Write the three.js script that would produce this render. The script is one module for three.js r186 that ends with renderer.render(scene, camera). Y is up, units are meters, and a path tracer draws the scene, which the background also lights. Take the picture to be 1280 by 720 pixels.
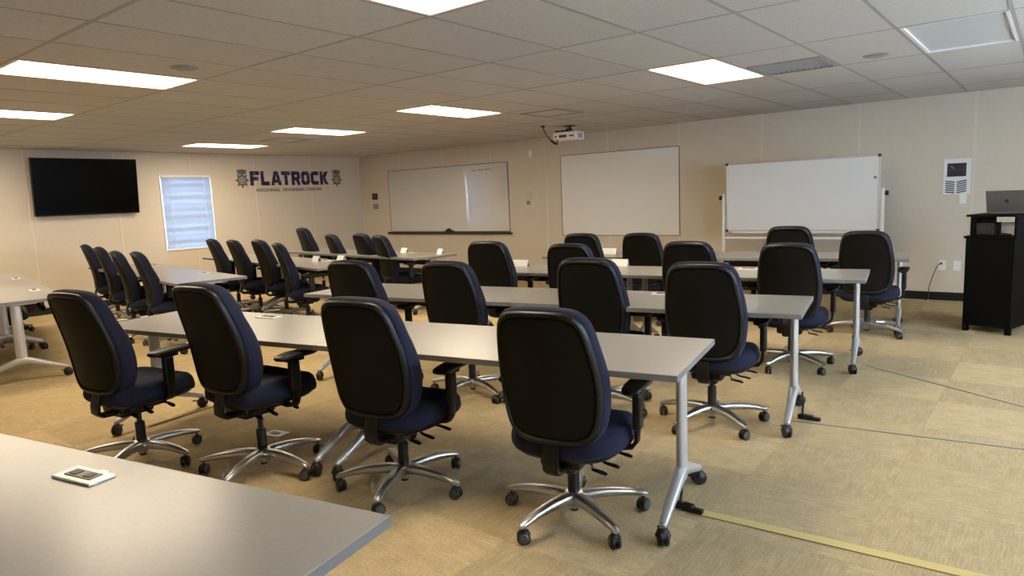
import * as THREE from 'three';
import { RoundedBoxGeometry } from 'three/addons/geometries/RoundedBoxGeometry.js';
import { mergeGeometries, mergeVertices, toCreasedNormals } from 'three/addons/utils/BufferGeometryUtils.js';
import { RectAreaLightUniformsLib } from 'three/addons/lights/RectAreaLightUniformsLib.js';
import { FontLoader } from 'three/addons/loaders/FontLoader.js';
import { TextGeometry } from 'three/addons/geometries/TextGeometry.js';

// ------------------------------------------------------------------ camera, sky, exposure
const R = Math.PI / 180;
const scene = new THREE.Scene();
const EYE = 1.4565, YAW = -38.76 * R, PITCH = -7.574 * R, ROLL = -2.387 * R, FOCAL = 854.4;
const camera = new THREE.PerspectiveCamera(2 * Math.atan(360 / FOCAL) / R, 1280 / 720, 0.05, 200);
{
  const f = new THREE.Vector3(Math.sin(YAW) * Math.cos(PITCH), Math.sin(PITCH), -Math.cos(YAW) * Math.cos(PITCH));
  const r = new THREE.Vector3(Math.cos(YAW), 0, Math.sin(YAW));
  const u = r.clone().cross(f);
  const r2 = r.clone().multiplyScalar(Math.cos(ROLL)).addScaledVector(u, Math.sin(ROLL));
  const u2 = u.clone().multiplyScalar(Math.cos(ROLL)).addScaledVector(r, -Math.sin(ROLL));
  camera.matrixAutoUpdate = true;
  camera.quaternion.setFromRotationMatrix(new THREE.Matrix4().makeBasis(r2, u2, f.clone().negate()));
  camera.position.set(0, EYE, 0);
}
scene.add(camera);
const renderer = new THREE.WebGLRenderer({ antialias: true });
renderer.toneMapping = THREE.LinearToneMapping;
renderer.toneMappingExposure = 3.6;
renderer.shadowMap.enabled = true;
RectAreaLightUniformsLib.init();
scene.background = new THREE.Color().setRGB(6.6, 8.0, 10.0);      // overcast daylight seen through the blinds
const LAMP = new THREE.Color().setRGB(1.0, 0.83, 0.60);          // warm fluorescent
const LAMP_POWER = 5.3, LAMP_GLOW = 2.2;

// ------------------------------------------------------------------ helpers
let seed = 7;
const rnd = () => { seed = (seed * 1664525 + 1013904223) >>> 0; return seed / 4294967296; };
const taken = new Map();
function numbered(n) { const k = taken.get(n) || 0; taken.set(n, k + 1); return k ? n + '_' + String(k).padStart(3, '0') : n; }
function shade(o) { o.traverse((c) => { if (c.isMesh) { c.castShadow = true; c.receiveShadow = true; } }); return o; }
function thing(name, label, category, pos = [0, 0, 0], turn = 0, group) {
  const o = new THREE.Group(); o.name = numbered(name); o.position.set(...pos); o.rotation.y = turn;
  o.userData = { label, category }; if (group) o.userData.group = group;
  scene.add(o); return o;
}
function obj(name, geos, mat, parent = scene) {
  const list = (Array.isArray(geos) ? geos : [geos]).map((g) => (g.index ? g.toNonIndexed() : g));
  for (const g of list) if (!g.attributes.uv) g.setAttribute('uv', new THREE.BufferAttribute(new Float32Array(g.attributes.position.count * 2), 2));
  const g = list.length > 1 ? mergeGeometries(list.map((a) => { const b = new THREE.BufferGeometry(); for (const k of ['position', 'normal', 'uv']) b.setAttribute(k, a.attributes[k]); return b; })) : list[0];
  const m = new THREE.Mesh(g, mat); m.name = parent === scene ? numbered(name) : name;
  m.castShadow = m.receiveShadow = true; parent.add(m); return m;
}
function struct(name, geos, mat) { const m = obj(name, geos, mat); m.userData.kind = 'structure'; return m; }
function structGroup(name) { const g = new THREE.Group(); g.name = numbered(name); g.userData.kind = 'structure'; scene.add(g); return g; }
function metreUV(g, s = 1) {                                       // uv in metres from the dominant axis
  const p = g.attributes.position, n = g.attributes.normal, uv = new Float32Array(p.count * 2);
  for (let i = 0; i < p.count; i++) {
    const a = Math.abs(n.getX(i)), b = Math.abs(n.getY(i)), c = Math.abs(n.getZ(i));
    const [x, y, z] = [p.getX(i), p.getY(i), p.getZ(i)];
    const [u, v] = b >= a && b >= c ? [x, z] : a >= c ? [z, y] : [x, y];
    uv[2 * i] = u * s; uv[2 * i + 1] = v * s;
  }
  g.setAttribute('uv', new THREE.BufferAttribute(uv, 2)); return g;
}
function bx(w, h, d, x = 0, y = 0, z = 0) { return metreUV(new THREE.BoxGeometry(w, h, d).translate(x, y, z)); }
function rb(w, h, d, r, x = 0, y = 0, z = 0, seg = 2) { return metreUV(new RoundedBoxGeometry(w, h, d, seg, Math.min(r, w / 2.01, h / 2.01, d / 2.01)).translate(x, y, z)); }
function cyl(r0, r1, h, x = 0, y = 0, z = 0, n = 20) { return new THREE.CylinderGeometry(r0, r1, h, n).translate(x, y, z); }
function lathe(pts, n = 20) { return new THREE.LatheGeometry(pts.map(([a, b]) => new THREE.Vector2(a, b)), n); }
const V = (x, y, z) => new THREE.Vector3(x, y, z);
function tube(pts, r, n = 16, k = 8) { return new THREE.TubeGeometry(new THREE.CatmullRomCurve3(pts.map((p) => V(...p))), n, r, k, false); }
// a bar swept along points with its own width and thickness at each: [x, y, z, halfWidth, halfHeight]; side = width direction
function sweep(pts, side, k = 12, pow = 0.5) {
  const pos = [], idx = [], s = V(...side).normalize();
  pts.forEach((p, i) => {
    const a = pts[Math.max(0, i - 1)], b = pts[Math.min(pts.length - 1, i + 1)];
    const t = V(b[0] - a[0], b[1] - a[1], b[2] - a[2]).normalize(), up = s.clone().cross(t).normalize();
    for (let j = 0; j < k; j++) {
      const c = Math.cos(j / k * 2 * Math.PI), d = Math.sin(j / k * 2 * Math.PI);
      const cc = Math.sign(c) * Math.abs(c) ** pow * p[3], dd = Math.sign(d) * Math.abs(d) ** pow * p[4];
      pos.push(p[0] + s.x * cc + up.x * dd, p[1] + s.y * cc + up.y * dd, p[2] + s.z * cc + up.z * dd);
    }
  });
  for (let i = 0; i < pts.length - 1; i++) for (let j = 0; j < k; j++) {
    const a = i * k + j, b = i * k + (j + 1) % k, c = a + k, d = b + k;
    idx.push(a, c, b, b, c, d);
  }
  for (const [i, f] of [[0, 1], [pts.length - 1, 0]]) {
    const c = pos.length / 3; pos.push(pts[i][0], pts[i][1], pts[i][2]);
    for (let j = 0; j < k; j++) { const a = i * k + j, b = i * k + (j + 1) % k; f ? idx.push(c, a, b) : idx.push(c, b, a); }
  }
  const g = new THREE.BufferGeometry();
  g.setAttribute('position', new THREE.Float32BufferAttribute(pos, 3)); g.setIndex(idx);
  return metreUV(toCreasedNormals(g, 0.9));
}
// closed outline blown up into rings: profile [[scale, depth], ...]; place(u, v, d) puts a point in space
function pillow(outline, prof, place, flip = false, crease = 0.8) {
  let cx = 0, cy = 0; const n = outline.length;
  const us = outline.map((p) => p[0]), vs = outline.map((p) => p[1]);
  cx = (Math.min(...us) + Math.max(...us)) / 2; cy = (Math.min(...vs) + Math.max(...vs)) / 2;
  const pos = [], idx = [];
  for (const [s, d] of prof) for (const [u, v] of outline) pos.push(...place(cx + (u - cx) * s, cy + (v - cy) * s, d));
  for (let i = 0; i < prof.length - 1; i++) for (let j = 0; j < n; j++) {
    const a = i * n + j, b = i * n + (j + 1) % n, c = a + n, d = b + n;
    if (flip) idx.push(a, d, b, a, c, d); else idx.push(a, b, d, a, d, c);
  }
  const g = new THREE.BufferGeometry();
  g.setAttribute('position', new THREE.Float32BufferAttribute(pos, 3)); g.setIndex(idx);
  return metreUV(toCreasedNormals(g, crease));
}
function curveOutline(half, n = 56) {                              // half outline (u >= 0, bottom to top) mirrored, smoothed, counter-clockwise
  const pts = [...half.map(([a, b]) => V(a, b, 0)), ...half.slice(1, -1).reverse().map(([a, b]) => V(-a, b, 0))];
  return new THREE.CatmullRomCurve3(pts, true, 'centripetal').getSpacedPoints(n).slice(0, n).map((p) => [p.x, p.y]);
}

// ------------------------------------------------------------------ textures and materials
function noiseGrid(w, h, seed0) {
  let s = seed0 >>> 0; const r = () => { s = (s * 1664525 + 1013904223) >>> 0; return s / 4294967296; };
  const g = new Float32Array(w * h).map(() => r());
  return (x, y) => {                                              // periodic smooth value noise
    x = ((x % w) + w) % w; y = ((y % h) + h) % h;
    const i = Math.floor(x), j = Math.floor(y), fx = x - i, fy = y - j, a = fx * fx * (3 - 2 * fx), b = fy * fy * (3 - 2 * fy);
    const I = (i + 1) % w, J = (j + 1) % h;
    return (g[j * w + i] * (1 - a) + g[j * w + I] * a) * (1 - b) + (g[J * w + i] * (1 - a) + g[J * w + I] * a) * b;
  };
}
function dataTex(n, fn, repeat = 1, srgb = true) {
  const d = new Uint8Array(n * n * 4);
  for (let y = 0; y < n; y++) for (let x = 0; x < n; x++) {
    const c = fn(x / n, y / n), k = (y * n + x) * 4;
    for (let i = 0; i < 3; i++) d[k + i] = Math.max(0, Math.min(255, Math.round(255 * (Array.isArray(c) ? c[i] : c))));
    d[k + 3] = 255;
  }
  const t = new THREE.DataTexture(d, n, n); t.wrapS = t.wrapT = THREE.RepeatWrapping; t.magFilter = THREE.LinearFilter; t.minFilter = THREE.LinearMipmapLinearFilter; t.generateMipmaps = true;
  t.repeat.set(repeat, repeat); if (srgb) t.colorSpace = THREE.SRGBColorSpace; t.needsUpdate = true; return t;
}
const n1 = noiseGrid(8, 8, 11), n2 = noiseGrid(64, 64, 12), n3 = noiseGrid(256, 256, 13), n4 = noiseGrid(256, 16, 14);
const std = (o) => new THREE.MeshStandardMaterial(o);
const phy = (o) => new THREE.MeshPhysicalMaterial(o);
const lin = (r, g, b) => new THREE.Color().setRGB(r, g, b);
const grain = dataTex(256, (u, v) => 0.93 + 0.05 * n3(u * 256, v * 256) + 0.03 * n2(u * 64, v * 64), 2);
const fineBump = dataTex(256, (u, v) => 0.6 * n3(u * 256, v * 256) + 0.4 * n2(u * 64, v * 64), 4, false);
const vinylTex = dataTex(256, (u, v) => 0.96 + 0.02 * n4(u * 256, v * 16) + 0.015 * n2(u * 64, v * 64), 1.2);
const vinylBump = dataTex(256, (u, v) => 0.7 * n4(u * 256, v * 16) + 0.3 * n3(u * 256, v * 256), 1.2, false);
const tileTex = dataTex(256, (u, v) => { const p = n3(u * 256, v * 256); return 0.95 + 0.04 * n2(u * 64, v * 64) - (p > 0.86 ? 0.10 : 0); }, 1.64);
const M = {
  wall: std({ color: lin(0.66, 0.585, 0.47), map: vinylTex, bumpMap: vinylBump, bumpScale: 0.00025, roughness: 0.62 }),
  batten: std({ color: lin(0.67, 0.60, 0.49), roughness: 0.55 }),
  ceilTile: std({ color: lin(0.61, 0.595, 0.565), map: tileTex, roughness: 0.95 }),
  ceilTile2: std({ color: lin(0.59, 0.575, 0.54), map: tileTex, roughness: 0.95 }),
  gridBar: std({ color: lin(0.33, 0.325, 0.31), roughness: 0.6 }),
  plenum: std({ color: lin(0.25, 0.24, 0.22), roughness: 1 }),
  base: std({ color: lin(0.005, 0.005, 0.005), roughness: 0.45 }),
  subfloor: std({ color: lin(0.34, 0.28, 0.18), roughness: 1 }),
  laminate: std({ color: lin(0.295, 0.287, 0.272), map: grain, roughness: 0.28 }),
  edge: std({ color: lin(0.17, 0.167, 0.16), roughness: 0.5 }),
  silver: std({ color: lin(0.50, 0.50, 0.49), metalness: 0.55, roughness: 0.38 }),
  alu: std({ color: lin(0.50, 0.50, 0.49), metalness: 1, roughness: 0.36 }),
  plastic: phy({ color: lin(0.0065, 0.0062, 0.005), specularIntensity: 0.6, bumpMap: fineBump, bumpScale: 0.0003, roughness: 0.38 }),
  panel: phy({ color: lin(0.006, 0.0055, 0.004), specularIntensity: 0.3, bumpMap: fineBump, bumpScale: 0.0004, roughness: 0.55 }),
  fabric: phy({ color: lin(0.0026, 0.0052, 0.0240), map: grain, bumpMap: fineBump, bumpScale: 0.0008, roughness: 0.95, sheen: 0.15, sheenColor: lin(0.02, 0.035, 0.10), sheenRoughness: 0.6 }),
  rubber: std({ color: lin(0.007, 0.007, 0.007), roughness: 0.5 }),
  hubGrey: std({ color: lin(0.075, 0.072, 0.066), roughness: 0.4, metalness: 0.2 }),
  module: std({ color: lin(0.86, 0.85, 0.83), roughness: 0.28 }),
  white: std({ color: lin(0.78, 0.77, 0.74), roughness: 0.5 }),
  paper: std({ color: lin(0.82, 0.82, 0.81), roughness: 0.8 }),
  frameWhite: std({ color: lin(0.74, 0.74, 0.72), roughness: 0.45 }),
  board: phy({ color: lin(0.64, 0.63, 0.605), roughness: 0.05, ior: 2.0 }),
  boardMatte: std({ color: lin(0.74, 0.73, 0.69), roughness: 0.42 }),
  boardBlue: std({ color: lin(0.66, 0.67, 0.665), roughness: 0.25 }),
  tray: std({ color: lin(0.03, 0.022, 0.018), roughness: 0.45 }),
  black: std({ color: lin(0.003, 0.003, 0.003), roughness: 0.35 }),
  screen: phy({ color: lin(0.001, 0.001, 0.001), specularIntensity: 0.12, roughness: 0.3 }),
  blackWood: phy({ color: lin(0.003, 0.0027, 0.0027), specularIntensity: 0.2, map: grain, roughness: 0.6 }),
  laptop: std({ color: lin(0.20, 0.195, 0.18), metalness: 0.6, roughness: 0.4 }),
  darkGrey: std({ color: lin(0.02, 0.02, 0.021), roughness: 0.5 }),
  ventGrey: std({ color: lin(0.30, 0.30, 0.29), roughness: 0.6 }),
  offLens: phy({ color: lin(0.55, 0.58, 0.60), roughness: 0.3 }),
  glass: phy({ color: 0xffffff, transmission: 1, roughness: 0.02, thickness: 0 }),
  slat: phy({ color: lin(0.40, 0.50, 0.64), transmission: 0.075, roughness: 0.9, thickness: 0 }),  // white slats with the blue of the daylight put into their colour
  tape: std({ color: lin(0.56, 0.43, 0.16), roughness: 0.8 }),
  tapeBeige: std({ color: lin(0.36, 0.31, 0.19), roughness: 0.75 }),
  ground: std({ color: lin(0.66, 0.70, 0.74), roughness: 1 }),
  lens: std({ color: lin(0.8, 0.8, 0.78), roughness: 0.5, emissive: LAMP, emissiveIntensity: LAMP_GLOW }),
  boardEdge: std({ color: lin(0.22, 0.19, 0.15), roughness: 0.5 }),
  tapeEdge: phy({ color: lin(0.17, 0.13, 0.07), roughness: 1, specularIntensity: 0 }),  // brown of the seam tape and of the shadow line painted beside tapes
  teal: std({ color: lin(0.05, 0.28, 0.36), roughness: 0.6 }),
};
const H = 2.44, XL = -11.8, XR = 2.2, ZF = -9.65, ZB = 1.9, TH = 0.14;

// ------------------------------------------------------------------ room shell
function wallWithHoles(w, h, holes, depth) {                       // in its own x / y plane, holes [x0, x1, y0, y1]
  const s = new THREE.Shape([[0, 0], [w, 0], [w, h], [0, h]].map(([a, b]) => new THREE.Vector2(a, b)));
  for (const [a, b, c, d] of holes) s.holes.push(new THREE.Path([[a, c], [a, d], [b, d], [b, c]].map(([x, y]) => new THREE.Vector2(x, y))));
  return metreUV(new THREE.ExtrudeGeometry(s, { depth, bevelEnabled: false }).toNonIndexed());
}
const HW = H + 0.16;
const wallFront = structGroup('wall_front');
obj('panel_surface', bx(XR - XL + 2 * TH, HW, TH, (XL + XR) / 2, HW / 2, ZF - TH / 2), M.wall, wallFront);
for (let k = 0; k < 10; k++) { const x = -0.80 - 1.22 * k; if (x > XL) obj('batten', rb(0.035, H - 0.1, 0.006, 0.002, x, 0.1 + (H - 0.1) / 2, ZF + 0.002, 1), M.batten, wallFront); }
obj('batten', rb(0.035, H - 0.1, 0.006, 0.002, 0.42, 0.1 + (H - 0.1) / 2, ZF + 0.002, 1), M.batten, wallFront);
// left wall: runs along z; the window hole
const WZ0 = -5.41, WZ1 = -6.28, WY0 = 0.80, WY1 = 2.06;
const wallLeft = structGroup('wall_left');
{
  const g = wallWithHoles(ZB - ZF, HW, [[ZB - WZ0, ZB - WZ1, WY0, WY1]], TH);   // local x = ZB - z, rotated to face +x
  g.rotateY(Math.PI / 2); g.translate(XL - TH, 0, ZB); metreUV(g);
  obj('panel_surface', g, M.wall, wallLeft);
  for (let k = 0; k < 10; k++) {
    const z = 1.38 - 1.22 * k; if (z < ZF + 0.1) continue;
    if (z < WZ0 + 0.05 && z > WZ1 - 0.05) {
      obj('batten', rb(0.006, WY0 - 0.16, 0.035, 0.002, XL + 0.002, 0.1 + (WY0 - 0.16) / 2, z, 1), M.batten, wallLeft);
      obj('batten', rb(0.006, H - WY1 - 0.06, 0.035, 0.002, XL + 0.002, (H + WY1 + 0.06) / 2, z, 1), M.batten, wallLeft);
    } else obj('batten', rb(0.006, H - 0.1, 0.035, 0.002, XL + 0.002, 0.1 + (H - 0.1) / 2, z, 1), M.batten, wallLeft);
  }
}
// right wall with three windows outside the frame (the blue daylight on the ceiling)
const RW = [[-7.3, -6.2], [-5.0, -3.9], [-2.7, -1.6]], RY0 = 0.85, RY1 = 2.1;
const wallRight = structGroup('wall_right');
{
  const g = wallWithHoles(ZB - ZF, HW, RW.map(([a, b]) => [ZB - b, ZB - a, RY0, RY1]), TH);
  g.rotateY(Math.PI / 2); g.translate(XR, 0, ZB); metreUV(g);
  obj('panel_surface', g, M.wall, wallRight);
}
struct('wall_back', bx(XR - XL + 2 * TH, HW, TH, (XL + XR) / 2, HW / 2, ZB + TH / 2), M.wall);
for (const [n, g] of [['front', bx(XR - XL, 0.1, 0.012, (XL + XR) / 2, 0.05, ZF + 0.006)], ['left', bx(0.012, 0.1, ZB - ZF, XL + 0.006, 0.05, (ZB + ZF) / 2)], ['right', bx(0.012, 0.1, ZB - ZF, XR - 0.006, 0.05, (ZB + ZF) / 2)], ['back', bx(XR - XL, 0.1, 0.012, (XL + XR) / 2, 0.05, ZB - 0.006)]])
  struct('baseboard_' + n, g, M.base);

// ceiling: T-bar grid, lay-in tiles 0.61 x 1.22
const GX0 = -1.498, GZ0 = -3.994, GW = 0.61, GD = 1.22;
const cellX = (i) => GX0 - GW * (i + 0.5), cellZ = (j) => GZ0 - GD * (j + 0.5);        // cell i, j
const lampCells = new Set(), ventCells = new Set();
const LAMPS = [[6, -2], [10, -2], [14, 1], [10, 1], [6, 1], [1, 1], [1, -2], [14, -2]];
const OFF = [[-2, 1]];
for (const [i, j] of [...LAMPS, ...OFF]) lampCells.add(i + ',' + j);
const ceiling = structGroup('ceiling');
obj('ceiling_deck', bx(XR - XL + 2 * TH, 0.06, ZB - ZF + 2 * TH, (XL + XR) / 2, HW + 0.03, (ZB + ZF) / 2), M.plenum, ceiling);
{
  const iMin = Math.floor((GX0 - XR) / GW), iMax = Math.ceil((GX0 - XL) / GW), jMin = Math.floor((GZ0 - ZB) / GD), jMax = Math.ceil((GZ0 - ZF) / GD);
  for (let i = iMin; i <= iMax; i++) { const x = GX0 - GW * i; if (x > XL + 0.02 && x < XR - 0.02) obj('grid_bar', bx(0.024, 0.03, ZB - ZF, x, H + 0.015, (ZB + ZF) / 2), M.gridBar, ceiling); }
  for (let j = jMin; j <= jMax; j++) {
    const z = GZ0 - GD * j; if (z < ZF + 0.02 || z > ZB - 0.02) continue;
    obj('grid_bar', bx(XR - XL, 0.029, 0.024, (XL + XR) / 2, H + 0.0155, z), M.gridBar, ceiling);
  }
  for (const g of [bx(XR - XL, 0.03, 0.022, (XL + XR) / 2, H + 0.015, ZF + 0.011), bx(0.022, 0.03, ZB - ZF, XL + 0.011, H + 0.015, (ZB + ZF) / 2)]) obj('wall_angle', g, M.gridBar, ceiling);
  for (let i = iMin - 1; i <= iMax; i++) for (let j = jMin - 1; j <= jMax; j++) {
    if (lampCells.has(i + ',' + j)) continue;
    let x0 = Math.max(XL, GX0 - GW * (i + 1)), x1 = Math.min(XR, GX0 - GW * i), z0 = Math.max(ZF, GZ0 - GD * (j + 1)), z1 = Math.min(ZB, GZ0 - GD * j);
    if (i === 0 && j === 1) z0 = GZ0 - GD * 1.5;                                       // half tile beside the grille
    if (x1 - x0 < 0.03 || z1 - z0 < 0.03) continue;
    const t = obj('ceiling_tile', bx(x1 - x0 - 0.004, 0.016, z1 - z0 - 0.004, 0, 0, 0), rnd() < 0.5 ? M.ceilTile : M.ceilTile2, ceiling);
    t.position.set((x0 + x1) / 2, H + 0.0095 + rnd() * 0.0012, (z0 + z1) / 2);
  }
}

// floor: carpet tiles 0.61 square, quarter-turned
const CT = 0.61, FX = -0.565, FZ = -3.33;
const floor = structGroup('floor');
obj('floor_slab', bx(XR - XL + 2 * TH, 0.1, ZB - ZF + 2 * TH, (XL + XR) / 2, -0.056, (ZB + ZF) / 2), M.subfloor, floor);
{
  const carpet = (tone, k) => {
    const na = noiseGrid(256, 8, 31 + k), nb = noiseGrid(128, 128, 41 + k), nc = noiseGrid(12, 12, 51 + k);
    const tex = dataTex(256, (u, v) => {
      const s = 0.87 + 0.12 * na(u * 256, v * 8) + 0.12 * (nb(u * 128, v * 128) - 0.5) + 0.05 * (nc(u * 12, v * 12) - 0.5);
      return [tone[0] * s, tone[1] * s, tone[2] * s];
    }, 1.64);
    return std({ map: tex, bumpMap: fineBump, bumpScale: 0.002, roughness: 1 });
  };
  const mats = [carpet([0.732, 0.643, 0.475], 0), carpet([0.712, 0.626, 0.462], 1), carpet([0.768, 0.677, 0.503], 2), carpet([0.742, 0.653, 0.483], 3)];
  const geo = [0, 1].map((q) => { const g = bx(CT - 0.0007, 0.008, CT - 0.0007); if (q) { const uv = g.attributes.uv; for (let i = 0; i < uv.count; i++) uv.setXY(i, uv.getY(i), uv.getX(i)); } return g; });
  camera.updateMatrixWorld(true); camera.updateProjectionMatrix();
  const list = [];
  for (let a = Math.floor((XL - FX) / CT); a <= (XR - FX) / CT; a++) for (let b = Math.floor((ZF - FZ) / CT); b <= (ZB - FZ) / CT; b++) {
    const x0 = Math.max(XL, FX + a * CT), x1 = Math.min(XR, FX + (a + 1) * CT), z0 = Math.max(ZF, FZ + b * CT), z1 = Math.min(ZB, FZ + (b + 1) * CT);
    if (x1 - x0 < 0.02 || z1 - z0 < 0.02) continue;
    const c = V((x0 + x1) / 2, 0, (z0 + z1) / 2), p = c.clone().project(camera), front = c.clone().applyMatrix4(camera.matrixWorldInverse).z < 0;
    list.push({ x0, x1, z0, z1, a, b, d: front && Math.abs(p.x) < 1.15 && Math.abs(p.y) < 1.25 ? c.length() : 100 + c.length() });
  }
  list.sort((p, q) => p.d - q.d);
  const rest = [];
  list.forEach((t, k) => {
    const w = t.x1 - t.x0, d = t.z1 - t.z0, q = (t.a + t.b) & 1, m = mats[Math.floor(rnd() * 2) + 2 * q];
    if (k < 300) {
      const tile = obj('carpet_tile', Math.abs(w - CT) + Math.abs(d - CT) < 1e-6 ? geo[q] : bx(w - 0.0007, 0.008, d - 0.0007), m, floor);
      tile.position.set((t.x0 + t.x1) / 2, -0.004, (t.z0 + t.z1) / 2);
    } else rest.push(bx(w - 0.0007, 0.008, d - 0.0007, (t.x0 + t.x1) / 2, -0.004, (t.z0 + t.z1) / 2));
  });
  if (rest.length) obj('carpet_tile', rest, mats[0], floor).userData.kind = 'stuff';
}
// the ground outside
struct('floor_outside', bx(60, 0.1, 60, 40, -0.4, -4), M.ground);
struct('floor_outside', bx(60, 0.1, 60, -45, -0.4, -4), M.ground);

// ------------------------------------------------------------------ windows
function windowUnit(n, x, z0, z1, y0, y1, inward) {                // z0 < z1; inward = +1 when the room lies towards +x
  const w = structGroup('window_' + n), t = 0.045, zc = (z0 + z1) / 2, yc = (y0 + y1) / 2, xo = x - inward * 0.06;
  obj('window_frame', [bx(0.08, y1 - y0, t, xo, yc, z0 + t / 2), bx(0.08, y1 - y0, t, xo, yc, z1 - t / 2), bx(0.08, t, z1 - z0 - 2 * t, xo, y0 + t / 2, zc), bx(0.08, t, z1 - z0 - 2 * t, xo, y1 - t / 2, zc)], M.frameWhite, w);
  obj('meeting_rail', rb(0.05, 0.05, z1 - z0 - 2 * t, 0.006, xo - inward * 0.005, yc, zc), M.frameWhite, w);
  obj('pane', bx(0.004, (y1 - y0) / 2 - t - 0.025, z1 - z0 - 2 * t, xo, (y0 + t + yc - 0.025) / 2, zc), M.glass, w);
  obj('pane', bx(0.004, (y1 - y0) / 2 - t - 0.025, z1 - z0 - 2 * t, xo, (y1 - t + yc + 0.025) / 2, zc), M.glass, w);
  const c = n === 1 ? 0.018 : 0.035, xi = x + inward * 0.005;
  obj('casing', [bx(0.012, y1 - y0 + 2 * c, c, xi, yc, z0 - c / 2), bx(0.012, y1 - y0 + 2 * c, c, xi, yc, z1 + c / 2), bx(0.012, c, z1 - z0, xi, y0 - c / 2, zc), bx(0.012, c, z1 - z0, xi, y1 + c / 2, zc)], n === 1 ? M.batten : M.frameWhite, w);
  return w;
}
windowUnit(1, XL, WZ1, WZ0, WY0, WY1, 1);
RW.forEach(([a, b], k) => windowUnit(2 + k, XR, a, b, RY0, RY1, -1));
{
  const b = thing('window_blind', 'white closed mini blind hanging inside the window beside the television', 'blind', [XL + 0.018, WY0, (WZ0 + WZ1) / 2]);
  const w = WZ0 - WZ1 - 0.02, h = WY1 - WY0, slats = [];
  obj('headrail', rb(0.03, 0.035, w, 0.004, 0, h - 0.02, 0), M.frameWhite, b);
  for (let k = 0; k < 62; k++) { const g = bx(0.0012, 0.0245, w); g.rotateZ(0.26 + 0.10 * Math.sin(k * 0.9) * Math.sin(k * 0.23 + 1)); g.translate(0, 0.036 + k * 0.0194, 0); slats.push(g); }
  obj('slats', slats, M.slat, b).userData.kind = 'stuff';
  obj('bottom_rail', rb(0.022, 0.02, w, 0.004, 0, 0.015, 0), M.frameWhite, b);
  for (const z of [-w * 0.36, w * 0.36]) obj('ladder_cord', bx(0.002, h - 0.05, 0.008, 0.014, h / 2, z), M.frameWhite, b);
}

// ------------------------------------------------------------------ ceiling fixtures
const lampNames = { '14,-2': 'lit ceiling light directly in front of the television', '6,-2': 'lit ceiling light next to a smoke detector over the gap between blocks', '10,-2': 'lit ceiling light over the fourth row of the television block', '14,1': 'lit ceiling light in front of the window with the blind', '10,1': 'lit ceiling light beside the dark diffuser near the television wall', '6,1': 'lit ceiling light nearest the projector over the gap between blocks', '1,1': 'lit ceiling light touching the square grey grille', '1,-2': 'lit ceiling light over the fourth row of the podium block' };
function ceilingLight(i, j, on) {
  const lamp = thing('ceiling_light', on ? (lampNames[i + ',' + j] || 'lit ceiling light over the back of the room') : 'unlit ceiling light panel near the podium', 'ceiling light', [cellX(i), H, cellZ(j)], 0, on ? 'lit ceiling lights' : undefined);
  const w = GW - 0.024, d = GD - 0.024, e = 0.022;
  obj('lamp_frame', [bx(e, 0.03, d, -w / 2 + e / 2, 0.014, 0), bx(e, 0.03, d, w / 2 - e / 2, 0.014, 0), bx(w - 2 * e, 0.03, e, 0, 0.014, -d / 2 + e / 2), bx(w - 2 * e, 0.03, e, 0, 0.014, d / 2 - e / 2)], M.frameWhite, lamp);
  obj('housing', bx(w, 0.05, d, 0, 0.075, 0), M.frameWhite, lamp);
  obj('diffuser', bx(w - 2 * e, 0.006, d - 2 * e, 0, 0.014, 0), on ? M.lens : M.offLens, lamp);
  if (on) {
    const l = new THREE.RectAreaLight(LAMP, LAMP_POWER, w - 2 * e - 0.02, d - 2 * e - 0.02);
    l.position.set(0, 0.004, 0); l.rotation.x = -Math.PI / 2; l.castShadow = true; l.name = 'tube_light'; lamp.add(l);
  }
  return lamp;
}
for (const [i, j] of LAMPS) ceilingLight(i, j, true);
for (const [i, j] of OFF) ceilingLight(i, j, false);
function grille(name, label, x, z, w, d, mat, group) {
  const g = thing(name, label, 'vent', [x, H, z], 0, group);
  obj('grille_frame', [bx(0.03, 0.02, d, -w / 2 + 0.015, 0.006, 0), bx(0.03, 0.02, d, w / 2 - 0.015, 0.006, 0), bx(w - 0.06, 0.02, 0.03, 0, 0.006, -d / 2 + 0.015), bx(w - 0.06, 0.02, 0.03, 0, 0.006, d / 2 - 0.015)], mat, g);
  obj('duct', bx(w - 0.06, 0.01, d - 0.06, 0, 0.03, 0), M.darkGrey, g);
  const n = Math.floor((w - 0.08) / 0.045);
  for (let k = 0; k < n; k++) { const s = bx(0.034, 0.003, d - 0.06); s.rotateZ(0.5); s.translate(-w / 2 + 0.055 + k * (w - 0.11) / (n - 1), 0.012, 0); obj('louvre', s, mat, g); }
  return g;
}
grille('return_grille', 'square grey air grille in the ceiling beside the lit light near the podium', cellX(0), GZ0 - GD * 1.75, GW - 0.03, GD / 2 - 0.03, M.ventGrey);
grille('ceiling_diffuser', 'dark square air diffuser in the ceiling behind the projector', -4.85, -6.95, 0.55, 0.55, M.ventGrey);
grille('ceiling_diffuser', 'dark square air diffuser in the ceiling near the television wall', -9.15, -6.1, 0.55, 0.55, M.ventGrey);
function disc(label, x, z) {
  const s = thing('smoke_detector', label, 'detector', [x, H, z]);
  obj('housing', lathe([[0.001, -0.016], [0.06, -0.015], [0.076, -0.009], [0.082, 0.004], [0.001, 0.004]], 28), M.ventGrey, s);
  obj('mounting_plate', lathe([[0.001, -0.004], [0.092, -0.004], [0.095, 0.002], [0.001, 0.002]], 28), M.ventGrey, s);
}
disc('round grey smoke detector between the grey grille and the unlit ceiling light', -1.19, -6.17);
disc('round grey smoke detector next to the long lit ceiling light', -4.80, -2.45);

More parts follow.
